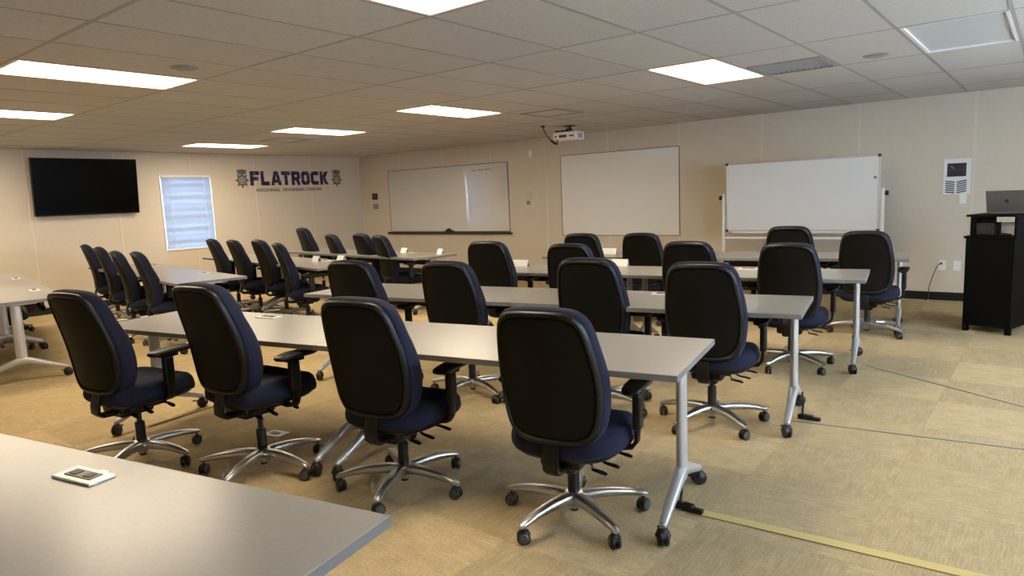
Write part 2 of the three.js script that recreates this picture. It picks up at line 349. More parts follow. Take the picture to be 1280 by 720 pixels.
// ------------------------------------------------------------------ tables
const TW = 1.905, TD = 0.72, TT = 0.735;
function makeTable() {
  const t = new THREE.Group(); t.name = 'training_table';
  const s = 0.028;
  const top = obj('tabletop', rb(TW - 0.004, s, TD, 0.0015, 0, TT - s / 2, 0), M.laminate, t);
  obj('edge_band', [bx(TW - 0.0045, s - 0.003, 0.003, 0, TT - s / 2, TD / 2), bx(TW - 0.0045, s - 0.003, 0.003, 0, TT - s / 2, -TD / 2), bx(0.003, s - 0.003, TD - 0.001, TW / 2 - 0.002, TT - s / 2, 0), bx(0.003, s - 0.003, TD - 0.001, -TW / 2 + 0.002, TT - s / 2, 0)], M.edge, top);
  const pm = obj('power_module', rb(0.172, 0.007, 0.078, 0.003, 0, TT + 0.0035, -TD / 2 + 0.13), M.module, t);
  obj('socket_panel', rb(0.115, 0.003, 0.04, 0.001, 0, TT + 0.008, -TD / 2 + 0.13), M.hubGrey, pm);
  for (const x of [-0.03, 0.03]) obj('socket', rb(0.03, 0.002, 0.026, 0.0008, x, TT + 0.0102, -TD / 2 + 0.13), M.darkGrey, pm);
  obj('cover_tab', rb(0.035, 0.003, 0.012, 0.001, 0.02, TT + 0.0015, -TD / 2 + 0.085), M.module, pm);
  obj('crossbeam', rb(TW - 0.3, 0.035, 0.05, 0.005, 0, 0.672, 0.02), M.darkGrey, t);
  obj('cable_tray', [rb(TW - 0.36, 0.006, 0.14, 0.002, 0, 0.60, -0.16), rb(TW - 0.36, 0.05, 0.006, 0.002, 0, 0.622, -0.23), rb(TW - 0.36, 0.05, 0.006, 0.002, 0, 0.622, -0.09), bx(0.01, 0.1, 0.03, -0.6, 0.657, -0.226), bx(0.01, 0.1, 0.03, 0.6, 0.657, -0.226)], M.black, t);
  for (const e of [-1, 1]) {
    const x = e * (TW / 2 - 0.075);
    const leg = obj('leg', [lathe([[0.001, 0.16], [0.026, 0.16], [0.029, 0.2], [0.0275, 0.66], [0.0275, 0.70], [0.001, 0.70]], 24).scale(0.82, 1, 1.5).translate(x, 0, 0), rb(0.12, 0.012, 0.32, 0.004, x - e * 0.02, 0.70, 0)], M.silver, t);
    for (const f of [-1, 1]) {
      obj('foot', sweep([[x, 0.2, 0.0, 0.027, 0.03], [x, 0.195, f * 0.04, 0.027, 0.031], [x, 0.17, f * 0.11, 0.025, 0.027], [x, 0.135, f * 0.2, 0.022, 0.022], [x, 0.102, f * 0.285, 0.019, 0.018], [x, 0.088, f * 0.325, 0.017, 0.015], [x, 0.084, f * 0.338, 0.012, 0.01]], [1, 0, 0], 12, 0.6), M.silver, leg);
      obj('table_caster', [wheel(0.036, 0.016, -0.013), wheel(0.036, 0.016, 0.013), lathe([[0.001, 0.036], [0.03, 0.036], [0.034, 0.045], [0.02, 0.074], [0.001, 0.076]], 16).translate(0, 0, 0), rb(0.02, 0.008, 0.05, 0.003, 0, 0.05, -0.045), cyl(0.006, 0.006, 0.03, 0, 0.085, 0, 10)].map((g) => g.rotateY(f > 0 ? 0.5 : 2.2).translate(x, 0, f * 0.33)), M.rubber, leg);
    }
  }
  return t;
}
function wheel(r, w, x) {                                         // tyre standing on y = 0, axle along x
  const g = lathe([[0.001, -w / 2], [r * 0.86, -w / 2], [r, -w / 2 + 0.003], [r, w / 2 - 0.003], [r * 0.86, w / 2], [0.001, w / 2]], 22);
  g.rotateZ(Math.PI / 2); g.translate(x, r, 0); return g;
}
const ORD = ['', 'first', 'second', 'third', 'fourth', 'fifth'];
const ROWS = [                                                   // near right corner, turn, row counted from the whiteboards, block
  { nr: [-1.137, -2.43], a: 10.9, row: 4, block: 'podium' }, { nr: [-1.10, -3.955], a: 10.0, row: 3, block: 'podium' },
  { nr: [-1.10, -5.58], a: 8.8, row: 2, block: 'podium' }, { nr: [-1.06, -7.2], a: 9, row: 1, block: 'podium' },
  { nr: [-1.032, -0.281], a: 11.9, row: 5, block: 'podium' },
  { nr: [-7.13, -1.54], a: -11, row: 4, block: 'television' }, { nr: [-6.87, -3.2], a: -8, row: 3, block: 'television' },
  { nr: [-6.62, -4.7], a: -8, row: 2, block: 'television' }, { nr: [-6.37, -5.97], a: -6, row: 1, block: 'television' },
];
const tableProto = makeTable();
for (const r of ROWS) {
  const t = r.a * R, X = [Math.cos(t), -Math.sin(t)], Z = [Math.sin(t), Math.cos(t)];
  for (let k = 0; k < 2; k++) {
    const len = r.block === 'television' ? 0.955 : 1, s = -(k + 0.5) * TW * len, o = tableProto.clone();   // the television block has slightly shorter tables
    o.name = numbered('training_table'); o.rotation.y = t; o.scale.x = len;
    o.position.set(r.nr[0] + X[0] * s - Z[0] * TD / 2, 0, r.nr[1] + X[1] * s - Z[1] * TD / 2);
    const end = (r.block === 'podium') === (k === 0) ? (r.block === 'podium' ? 'podium end' : 'television end') : 'centre end';
    o.userData = { label: `grey laminate wheeled table, ${end} of ${ORD[r.row]} row from the whiteboards, ${r.block} block`, category: 'table', group: 'grey training tables in rows' };
    scene.add(o);
  }
}

// ------------------------------------------------------------------ chairs
const backHalf = [[0, 0], [0.10, 0.002], [0.165, 0.022], [0.205, 0.075], [0.224, 0.16], [0.230, 0.25], [0.226, 0.34], [0.214, 0.44], [0.200, 0.515], [0.182, 0.565], [0.145, 0.597], [0.08, 0.608], [0, 0.61]];
const backOutline = curveOutline(backHalf, 60);
const seatHalf = [[0, -0.25], [0.12, -0.248], [0.20, -0.225], [0.25, -0.16], [0.265, -0.05], [0.262, 0.06], [0.238, 0.155], [0.18, 0.222], [0.09, 0.242], [0, 0.246]];
const seatOutline = curveOutline(seatHalf, 52);
const BY = 0.415;
const backPlace = (u, v, d) => { const t = v / 0.61; return [u, BY + v - 0.015 * t * t, 0.225 + 0.035 * t + 0.085 * t * t - 0.55 * u * u + d - 0.025 * Math.sin(Math.PI * Math.min(1, Math.max(0, t * 1.4))) * (d < -0.06 ? 1 : 0.3)]; };
const seatPlace = (u, v, d) => [u, 0.358 + d * 1.22 - (v < -0.14 ? (v + 0.14) ** 2 * 2.2 : 0) + 0.12 * u * u, v - 0.02];
function makeChair() {
  const c = new THREE.Group(); c.name = 'task_chair';
  const hub = obj('base_hub', lathe([[0.001, 0.05], [0.026, 0.05], [0.03, 0.056], [0.034, 0.085], [0.05, 0.1], [0.05, 0.118], [0.034, 0.128], [0.001, 0.128]], 24), M.alu, c);
  obj('column_foot', cyl(0.02, 0.018, 0.018, 0, 0.044, 0), M.rubber, hub);
  const armG = sweep([[0, 0.100, 0.03, 0.031, 0.025], [0, 0.106, 0.08, 0.030, 0.024], [0, 0.107, 0.14, 0.028, 0.022], [0, 0.104, 0.2, 0.0255, 0.019], [0, 0.097, 0.26, 0.023, 0.016], [0, 0.086, 0.31, 0.020, 0.013], [0, 0.080, 0.335, 0.017, 0.012], [0, 0.076, 0.347, 0.010, 0.007]], [1, 0, 0], 12, 0.65);
  const wheels = mergeGeometries([wheel(0.029, 0.017, -0.0135), wheel(0.029, 0.017, 0.0135), lathe([[0.001, 0.03], [0.022, 0.03], [0.027, 0.04], [0.018, 0.058], [0.001, 0.06]], 14).translate(0, 0, 0.004), cyl(0.0055, 0.0055, 0.03, 0, 0.062, 0, 8)].map((g) => g.index ? g.toNonIndexed() : g));
  const caps = [-1, 1].map((s) => lathe([[0.001, 0.0035], [0.018, 0.003], [0.022, 0], [0.0215, -0.002], [0.001, -0.002]], 18).rotateZ(-s * Math.PI / 2).translate(s * 0.0225, 0.029, 0).toNonIndexed());
  for (let k = 0; k < 5; k++) {
    const arm = obj('base_arm', armG, M.alu, c); arm.rotation.y = k * 72 * R;
    const w = obj('caster', wheels, M.rubber, arm), cp = caps.map((g) => obj('caster_cap', g, M.hubGrey, arm));
    for (const o of [w, ...cp]) { o.position.set(0, 0, 0.325); o.rotation.y = k * 1.7; }
  }
  obj('gas_column', lathe([[0.001, 0.12], [0.027, 0.12], [0.027, 0.235], [0.024, 0.24], [0.001, 0.24]], 20), M.rubber, c);
  const up = (name, g, m, parent = c) => { const o = obj(name, g, m, parent); if (parent === c) o.userData.lift = true; return o; };
  up('piston', cyl(0.0145, 0.0145, 0.16, 0, 0.25, 0, 14), M.rubber, c);
  const mech = up('tilt_mechanism', [rb(0.19, 0.06, 0.29, 0.02, 0, 0.312, 0.01), rb(0.12, 0.05, 0.2, 0.02, 0, 0.278, 0.03), rb(0.05, 0.03, 0.34, 0.01, 0, 0.335, -0.02)], M.plastic, c);
  const lev = (x0, z0, x1, z1, y1) => [sweep([[x0, 0.318, z0, 0.006, 0.005], [(x0 + x1) / 2, 0.316, (z0 + z1) / 2, 0.006, 0.005], [x1 - 0.07, y1 + 0.004, z1 - 0.01, 0.012, 0.004], [x1 - 0.02, y1, z1, 0.017, 0.0045], [x1, y1 - 0.004, z1 + 0.004, 0.010, 0.004]], [0, 0, 1], 8, 0.7)];
  obj('lever', lev(0.06, -0.05, 0.26, -0.06, 0.305), M.plastic, mech);
  obj('lever', lev(0.06, 0.04, 0.24, 0.06, 0.298), M.plastic, mech);
  obj('lever', lev(0.06, 0.10, 0.21, 0.13, 0.29), M.plastic, mech);
  up('seat_pan', pillow(seatOutline, [[0.93, 0.012], [0.92, -0.006], [0.86, -0.018], [0.6, -0.024], [0.3, -0.026], [0, -0.026]], seatPlace, true), M.plastic, c);
  up('seat', pillow(seatOutline, [[0.92, 0.0], [0.965, 0.002], [0.995, 0.014], [1.0, 0.03], [0.985, 0.052], [0.95, 0.07], [0.88, 0.082], [0.72, 0.087], [0.5, 0.084], [0.25, 0.08], [0, 0.079]], seatPlace, false, 1.2), M.fabric, c);
  // backrest: rear shell rim, inset rear panel, upholstered front
  const shell = up('back_shell', pillow(backOutline, [[0.88, 0.001], [0.893, 0.004], [0.902, 0.013], [0.922, 0.018], [0.95, 0.0165], [0.978, 0.009], [0.992, -0.002], [0.994, -0.012], [0.985, -0.016]].reverse(), backPlace, false, 0.7), M.plastic, c);
  obj('rear_panel', pillow(backOutline, [[0.894, -0.004], [0.89, 0.007], [0.88, 0.0115], [0.84, 0.0125], [0.6, 0.0135], [0.4, 0.0145], [0.2, 0.015], [0, 0.015]], backPlace, false, 0.5), M.panel, shell);
  up('back_cushion', pillow(backOutline, [[0.975, -0.010], [1.0, -0.013], [1.018, -0.022], [1.028, -0.04], [1.028, -0.062], [1.0, -0.082], [0.93, -0.095], [0.75, -0.102], [0.5, -0.104], [0.25, -0.105], [0, -0.105]], backPlace, true, 1.3), M.fabric, c);
  up('back_support', sweep([[0, 0.50, 0.205, 0.036, 0.006], [0, 0.44, 0.213, 0.038, 0.009], [0, 0.40, 0.226, 0.038, 0.011], [0, 0.355, 0.238, 0.038, 0.012], [0, 0.315, 0.238, 0.037, 0.013], [0, 0.293, 0.212, 0.036, 0.013], [0, 0.29, 0.15, 0.036, 0.014], [0, 0.30, 0.08, 0.034, 0.014]], [1, 0, 0], 12, 0.45), M.plastic, c);
  for (const s of [-1, 1]) {
    const post = up('armrest_post', [
      sweep([[s * 0.14, 0.362, -0.03, 0.028, 0.007], [s * 0.23, 0.352, -0.03, 0.028, 0.008], [s * 0.272, 0.36, -0.03, 0.027, 0.009], [s * 0.292, 0.39, -0.028, 0.025, 0.010], [s * 0.298, 0.45, -0.025, 0.023, 0.010], [s * 0.300, 0.6, -0.02, 0.02, 0.009]], [0, 0, 1], 10, 0.5),
      rb(0.036, 0.16, 0.062, 0.012, s * 0.299, 0.525, -0.022), rb(0.05, 0.02, 0.1, 0.006, s * 0.296, 0.612, -0.03)], M.plastic, c);
    obj('arm_pad', pillow(curveOutline([[0, -0.135], [0.03, -0.13], [0.043, -0.10], [0.046, -0.02], [0.044, 0.07], [0.034, 0.115], [0, 0.125]], 32), [[0, -0.012], [0.85, -0.012], [0.97, -0.006], [1.0, 0.003], [0.96, 0.012], [0.8, 0.016], [0, 0.017]], (u, v, d) => [s * 0.292 + u, 0.634 + d - 0.12 * Math.max(0, v - 0.02) ** 1.2, v - 0.045], false, 1.0), M.plastic, post);
  }
  return c;
}
const chairProto = makeChair();
let chairCount = 0;
function chair(x, z, turn, dh, baseRot, label) {
  const c = chairProto.clone(); c.name = numbered('task_chair'); c.position.set(x, 0, z); c.rotation.y = turn * R;
  let k = 0;
  for (const p of c.children) {
    if (p.name === 'base_arm') p.rotation.set(0, (baseRot - turn + 72 * k++) * R, 0);
    if (p.userData.lift) p.position.y = p.name === 'armrest_post' ? Math.min(dh, 0.045) : dh;   // armrests stay below the tabletops
    p.traverse((q) => { delete q.userData.lift; if (q.name === 'caster') { const a = rnd() * 6.28; for (const w of q.parent.children) w.rotation.set(0, a, 0); } });
  }
  c.userData = { label, category: 'chair', group: 'navy and black swivel chairs' }; scene.add(c); chairCount++; return c;
}
const HT = 1.015, OFFS = 0.325;
const CH = [                                                     // row, block, number from the end; either base or back top position
  ['podium', 4, 1, -1.66, -2.455, 11, 0.0, -8], ['podium', 4, 2, -2.572, -2.256, 11, 0.015, 25], ['podium', 4, 3, -3.416, -1.972, 5, 0.075, 26], ['podium', 4, 4, -4.176, -1.648, 9, 0.045, 36],
  ['podium', 3, 1, -1.638, -3.989, 10, 0.03, 56], ['podium', 2, 1, -1.644, -5.632, 9, 0.01, 58], ['podium', 1, 1, -1.40, -7.2, 4, 0.0, -5], ['television', 4, 2, -9.1, -2.27, -16, 0.0, 56],
];
const TOPS = [
  ['podium', 3, 2, -2.32, -3.62, 10, 1.056], ['podium', 3, 3, -3.33, -3.38, 10, 1.033], ['podium', 3, 4, -4.16, -3.2, 12, 1.035],
  ['podium', 2, 2, -2.33, -5.15, 9, 1.045], ['podium', 2, 3, -3.36, -4.97, 12, 1.03], ['podium', 2, 4, -4.19, -4.83, 12, 1.055],
  ['podium', 1, 2, -2.06, -6.9, 8, 1.062], ['podium', 1, 3, -3.52, -6.6, 9, 1.015], ['podium', 1, 4, -4.19, -6.46, 12, 1.02],
  ['television', 3, 1, -10.2, -3.57, -17, 1.062], ['television', 3, 2, -9.3, -3.4, -17, 1.055], ['television', 3, 3, -8.29, -3.19, -17, 1.04], ['television', 3, 4, -7.67, -3.155, -17, 1.045],
  ['television', 2, 1, -9.3, -4.85, -17, 1.048], ['television', 2, 2, -8.57, -4.75, -17, 1.047], ['television', 2, 3, -7.95, -4.75, -15, 1.052], ['television', 2, 4, -7.27, -4.59, -26, 1.03],
  ['television', 1, 1, -9.4, -6.4, -16, 1.11], ['television', 1, 2, -8.43, -6.22, -20, 1.022], ['television', 1, 3, -7.69, -6.17, -14, 1.037], ['television', 1, 4, -7.12, -6.02, -20, 1.025],
  ['television', 4, 1, -10.35, -2.25, -11, 1.03],
];
for (const [b, row, n, x, z, a, h] of TOPS) CH.push([b, row, n, x - Math.sin(a * R) * OFFS, z - Math.cos(a * R) * OFFS, a, h - HT, rnd() * 72]);
for (const [b, row, n, x, z, a, dh, br] of CH)
  chair(x, z, a, dh, br, `navy and black swivel chair, ${ORD[n]} from the ${b} end, ${ORD[row]} row from whiteboards, ${b} block`);

// ------------------------------------------------------------------ things on the walls
{ // television
  const tv = thing('television', 'large black flat television tilted forward on the wall', 'television', [XL, 1.455, -4.26]);
  const w = 1.47, h = 0.855, tilt = new THREE.Matrix4().makeRotationZ(-0.085).premultiply(new THREE.Matrix4().makeTranslation(0.075, 0, 0));
  obj('cabinet', [rb(0.045, h, w, 0.008, 0, h / 2, 0), rb(0.05, h * 0.6, w * 0.6, 0.02, -0.03, h * 0.45, 0)].map((g) => g.applyMatrix4(tilt)), M.black, tv);
  obj('screen', bx(0.004, h - 0.03, w - 0.02, 0.0225, h / 2 + 0.006, 0).applyMatrix4(tilt), M.screen, tv);
  obj('wall_mount', [bx(0.02, 0.4, 0.5, 0.012, 0.42, 0), bx(0.07, 0.03, 0.3, 0.045, 0.55, 0)], M.darkGrey, tv);
}
function wallBoard(name, label, x0, x1, y0, y1, z, mat, frame, fm, depth = 0.016) {
  const b = thing(name, label, 'whiteboard', [(x0 + x1) / 2, y0, z]);
  const w = x1 - x0, h = y1 - y0;
  obj('writing_surface', bx(w - frame, h - frame, depth * 0.7, 0, h / 2, depth * 0.35), mat, b);
  obj('board_frame', [rb(w, frame, depth, 0.003, 0, frame / 2, depth / 2), rb(w, frame, depth, 0.003, 0, h - frame / 2, depth / 2), rb(frame, h - 2 * frame, depth, 0.003, -w / 2 + frame / 2, h / 2, depth / 2), rb(frame, h - 2 * frame, depth, 0.003, w / 2 - frame / 2, h / 2, depth / 2)], fm, b);
  return b;
}
{
  const b = wallBoard('whiteboard', 'wide glossy wall whiteboard with a dark tray under it', -10.905, -7.725, 0.84, 2.09, ZF, M.board, 0.012, M.boardEdge);
  obj('pen_tray', [rb(3.28, 0.03, 0.07, 0.008, 0, -0.03, 0.037), rb(3.28, 0.03, 0.012, 0.004, 0, -0.012, 0.07)], M.tray, b);
  const e = thing('board_eraser', 'black eraser heap on the dark whiteboard tray', 'eraser', [-9.22, 0.825, ZF + 0.035]);
  obj('eraser_body', sweep([[-0.09, 0.02, 0, 0.012, 0.02], [-0.05, 0.035, 0, 0.02, 0.034], [0, 0.042, 0, 0.022, 0.042], [0.06, 0.026, 0, 0.02, 0.025], [0.16, 0.012, 0, 0.012, 0.011]], [0, 0, 1], 10, 0.7), M.black, e);
  const s = obj('marker_writing', [0, 1, 2].map((k) => tube(Array.from({ length: 12 }, (_, i) => [0.72 + k * 0.17 + i * 0.012, 1.13 + 0.012 * Math.sin(i * 2.3 + k) + 0.004 * k, 0.0125]), 0.0028, 40, 4)), M.darkGrey, b);
}
wallBoard('whiteboard', 'plain matte wall whiteboard without a tray', -6.585, -4.45, 0.773, 2.11, ZF, M.boardMatte, 0.011, M.boardEdge, 0.02);
{ // mobile board
  const z = -9.05, b = thing('mobile_whiteboard', 'mobile whiteboard on a white rolling stand in front of the wall', 'whiteboard', [-2.585, 0, z]);
  const w = 1.85, y0 = 0.875, y1 = 1.776, h = y1 - y0, f = 0.022;
  const ps = obj('writing_surface', bx(w - f, h - f, 0.018, 0, (y0 + y1) / 2, 0), M.boardBlue, b);
  obj('board_frame', [rb(w, f, 0.028, 0.004, 0, y0 + f / 2, 0), rb(w, f, 0.028, 0.004, 0, y1 - f / 2, 0), rb(f, h - 2 * f, 0.028, 0.004, -w / 2 + f / 2, (y0 + y1) / 2, 0), rb(f, h - 2 * f, 0.028, 0.004, w / 2 - f / 2, (y0 + y1) / 2, 0)], M.silver, b);
  for (const [sx, sy] of [[-1, 1], [1, 1], [-1, -1], [1, -1]]) obj('corner_cap', rb(0.035, 0.035, 0.034, 0.006, sx * (w / 2 - 0.012), sy > 0 ? y1 - 0.012 : y0 + 0.012, 0), M.darkGrey, b);
  obj('pen_rail', rb(w - 0.2, 0.02, 0.06, 0.005, 0, y0 - 0.008, 0.03), M.frameWhite, b);
  obj('magnet', cyl(0.018, 0.018, 0.01, 0, 0, 0, 16).rotateX(Math.PI / 2).translate(w / 2 - 0.05, y1 - 0.265, 0.012), M.teal, b);
  for (const s of [-1, 1]) {
    const p = obj('stand_post', rb(0.032, 1.33, 0.03, 0.006, s * (w / 2 + 0.035), 0.72, 0), M.frameWhite, b);
    obj('pivot_knob', cyl(0.028, 0.028, 0.035, 0, 0, 0, 18).rotateZ(Math.PI / 2).translate(s * (w / 2 + 0.075), 1.325, 0), M.black, p);
    obj('stand_foot', rb(0.035, 0.035, 0.56, 0.008, s * (w / 2 + 0.035), 0.075, 0), M.frameWhite, p);
    for (const q of [-1, 1]) obj('stand_caster', [wheel(0.028, 0.02, 0).translate(s * (w / 2 + 0.035), 0, q * 0.25)], M.rubber, p);
  }
  obj('crossbar', rb(w + 0.06, 0.03, 0.024, 0.006, 0, 0.79, -0.002), M.frameWhite, b);
  obj('crossbar', rb(w + 0.06, 0.03, 0.024, 0.006, 0, 0.2, -0.002), M.frameWhite, b);
}
// FLATROCK lettering with two badges
const font = await new FontLoader().loadAsync('fonts/droid/droid_sans_bold.typeface.json');
{
  const cv = document.createElement('canvas'); cv.width = cv.height = 256; const g = cv.getContext('2d');
  g.fillStyle = '#1c1838'; g.fillRect(0, 0, 256, 256);
  for (let i = 0; i < 60; i++) { g.fillStyle = ['#2c2a66', '#141024', '#3a3878', '#5f5a86', '#241a30'][Math.floor(rnd() * 5)]; g.beginPath(); g.ellipse(rnd() * 256, rnd() * 256, 8 + rnd() * 26, 5 + rnd() * 12, rnd() * 3, 0, 6.3); g.fill(); }
  const tex = new THREE.CanvasTexture(cv); tex.colorSpace = THREE.SRGBColorSpace; tex.wrapS = tex.wrapT = THREE.RepeatWrapping; tex.repeat.set(2, 2);
  const letterMat = std({ map: tex, roughness: 0.6 });
  const subMat = std({ color: lin(0.10, 0.075, 0.065), roughness: 0.6 });
  const sign = thing('wall_lettering', 'dark blue FLATROCK lettering over small REGIONAL TRAINING CENTER on the wall', 'lettering', [XL, 0, 0], Math.PI / 2);
  // local x runs towards -z of the room
  function word(text, x0, x1, y0, y1, mat, name, bold) {
    let geos = [], x = 0, widths = [];
    for (const ch of text) {
      if (ch === ' ') { x += 0.45; continue; }
      const t = new TextGeometry(ch, { font, size: 1, depth: 0.02, curveSegments: 4, bevelEnabled: bold > 0, bevelThickness: 0.001, bevelSize: bold, bevelSegments: 1 });
      t.computeBoundingBox(); const b = t.boundingBox; t.translate(x - b.min.x, -Math.max(b.min.y, -0.02), 0); geos.push(t); x += b.max.x - b.min.x + 0.09;
    }
    const total = x - 0.09; let top = 0; geos.forEach((t) => { t.computeBoundingBox(); top = Math.max(top, t.boundingBox.max.y); });
    geos.forEach((t) => { t.scale((x1 - x0) / total, (y1 - y0) / top, 0.12); t.translate(x0, y0, 0.0045); obj(name, metreUV(t), mat, sign); });
  }
  const block = {                                                  // heavy octagonal capitals on a 10 x 12 grid: outline, then holes
    F: [[[0, 0], [0, 12], [10, 12], [10, 8.7], [3.6, 8.7], [3.6, 7.3], [9, 7.3], [9, 4.2], [3.6, 4.2], [3.6, 0]]],
    L: [[[0, 0], [0, 12], [3.6, 12], [3.6, 3.3], [9.4, 3.3], [9.4, 0]]],
    A: [[[-0.6, 0], [3.1, 12], [7.9, 12], [11.6, 0], [7.9, 0], [7.3, 2.1], [3.7, 2.1], [3.1, 0]], [[4.5, 4.9], [6.5, 4.9], [5.5, 8.6]]],
    T: [[[0, 12], [10.4, 12], [10.4, 8.7], [7, 8.7], [7, 0], [3.4, 0], [3.4, 8.7], [0, 8.7]]],
    R: [[[0, 0], [0, 12], [8.3, 12], [10.2, 10.2], [10.2, 6.2], [8.7, 4.7], [10.6, 0], [6.8, 0], [5.2, 4], [3.6, 4], [3.6, 0]], [[3.6, 7], [3.6, 9], [6.6, 9], [6.6, 7]]],
    O: [[[2.2, 0], [0, 2.2], [0, 9.8], [2.2, 12], [8.2, 12], [10.4, 9.8], [10.4, 2.2], [8.2, 0]], [[3.6, 3.4], [6.8, 3.4], [6.8, 8.6], [3.6, 8.6]]],
    C: [[[2.2, 0], [0, 2.2], [0, 9.8], [2.2, 12], [9.8, 12], [9.8, 8.6], [3.6, 8.6], [3.6, 3.4], [9.8, 3.4], [9.8, 0]]],
    K: [[[0, 0], [0, 12], [3.6, 12], [3.6, 7.8], [6.4, 12], [10.6, 12], [6.9, 6.3], [10.8, 0], [6.6, 0], [3.6, 4.9], [3.6, 0]]],
  };
  [...'FLATROCK'].forEach((ch, i) => {
    const [o, ...holes] = block[ch], s = new THREE.Shape(o.map((p) => new THREE.Vector2(...p)));
    for (const h of holes) s.holes.push(new THREE.Path(h.map((p) => new THREE.Vector2(...p))));
    const g = new THREE.ExtrudeGeometry(s, { depth: 0.1, bevelEnabled: false }), k = 0.265 / 12;
    g.scale(0.0191, k, 0.03); g.translate(7.055 + i * 0.2215, 1.868, 0.0045); obj('letter', metreUV(g), letterMat, sign);
  });
  word('REGIONAL TRAINING CENTER', 7.17, 8.63, 1.752, 1.81, subMat, 'small_letter', 0.0);
  const badgeMat = std({ color: lin(0.13, 0.12, 0.115), roughness: 0.6 }), badgeLight = std({ color: lin(0.42, 0.38, 0.32), roughness: 0.6 });
  for (const [k, zc] of [[0, 6.9], [1, 9.02]]) {
    const b = thing('wall_badge', k ? 'grey star badge emblem after the lettering, toward the room corner' : 'grey star badge emblem before the lettering, toward the window', 'emblem', [XL, 1.985, -zc], Math.PI / 2);
    const s = new THREE.Shape(), N = 8;
    for (let i = 0; i <= N * 2; i++) { const a = Math.PI / 2 + i * Math.PI / N, r = i % 2 ? 0.092 : 0.152; const q = [Math.cos(a) * r * 0.95, Math.sin(a) * r - 0.02]; i ? s.lineTo(...q) : s.moveTo(...q); }
    obj('star', new THREE.ExtrudeGeometry(s, { depth: 0.003, bevelEnabled: false }), badgeMat, b);
    const crown = new THREE.Shape(); [[-0.075, 0.09], [-0.1, 0.165], [-0.05, 0.175], [0, 0.185], [0.05, 0.175], [0.1, 0.165], [0.075, 0.09]].forEach((p, i) => i ? crown.lineTo(...p) : crown.moveTo(...p));
    obj('crown', new THREE.ExtrudeGeometry(crown, { depth: 0.004, bevelEnabled: false }), badgeMat, b);
    obj('inner_ring', new THREE.TorusGeometry(0.055, 0.009, 6, 28).scale(1, 1, 0.3).translate(0, -0.02, 0.004), badgeLight, b);
    obj('centre_disc', new THREE.CylinderGeometry(0.028, 0.028, 0.003, 20).rotateX(Math.PI / 2).translate(0, -0.02, 0.004), badgeLight, b);
  }
}
// notices and plates on the front wall
function printed(w, h, draw) { const c = document.createElement('canvas'); c.width = w; c.height = h; draw(c.getContext('2d'), w, h); const t = new THREE.CanvasTexture(c); t.colorSpace = THREE.SRGBColorSpace; return std({ map: t, roughness: 0.45 }); }
function notice(name, label, cat, x0, x1, y0, y1, mat, d = 0.004) {
  const n = thing(name, label, cat, [(x0 + x1) / 2, y0, ZF]);
  obj('backing_sheet', bx(x1 - x0, y1 - y0, d, 0, (y1 - y0) / 2, d / 2 + 0.001), M.paper, n);
  if (mat) { const f = new THREE.PlaneGeometry(x1 - x0 - 0.006, y1 - y0 - 0.006); f.translate(0, (y1 - y0) / 2, d + 0.0015); obj('print', f, mat, n); }
  return n;
}
notice('wall_notice', 'white laminated notice with a dark picture above slanted blue lines', 'notice', -1.095, -0.825, 1.275, 1.685, printed(256, 390, (g, w, h) => {
  g.fillStyle = '#dfe0dc'; g.fillRect(0, 0, w, h); g.fillStyle = '#25222c'; g.fillRect(30, 45, 185, 150); g.fillStyle = '#3b3a48'; g.fillRect(30, 115, 185, 12);
  g.strokeStyle = '#7d7f96'; g.lineWidth = 10; g.beginPath(); g.moveTo(60, 75); g.lineTo(100, 105); g.stroke();
  g.strokeStyle = '#2b3350'; g.lineWidth = 13;
  for (let i = 0; i < 6; i++) { const y = 245 + i * 24; g.beginPath(); g.moveTo(18, y); g.lineTo(108, y + 14); g.stroke(); g.beginPath(); g.moveTo(128, y + 14); g.lineTo(222, y - 6); g.stroke(); }
}));
notice('wall_notice', 'small dark red card near the room corner beside the wide whiteboard', 'notice', -11.455, -11.27, 1.515, 1.655, printed(64, 48, (g) => { g.fillStyle = '#3a2420'; g.fillRect(0, 0, 64, 48); g.fillStyle = '#5a3a30'; g.fillRect(14, 10, 34, 20); }));
notice('wall_notice', 'small grey card under the dark red card near the corner', 'notice', -11.455, -11.25, 1.31, 1.44, printed(64, 48, (g) => { g.fillStyle = '#b9b2a4'; g.fillRect(0, 0, 64, 48); g.fillStyle = '#6a6259'; for (let i = 0; i < 5; i++) g.fillRect(6, 5 + i * 8, 52, 5); }));
notice('wall_notice', 'pale card with a teal patch between the two wall whiteboards', 'notice', -7.37, -7.17, 1.28, 1.56, printed(64, 96, (g) => { g.fillStyle = '#cdbfa6'; g.fillRect(0, 0, 64, 96); g.fillStyle = '#cfcabb'; g.fillRect(0, 52, 64, 44); g.fillStyle = '#5f98a8'; g.fillRect(10, 62, 28, 24); }));
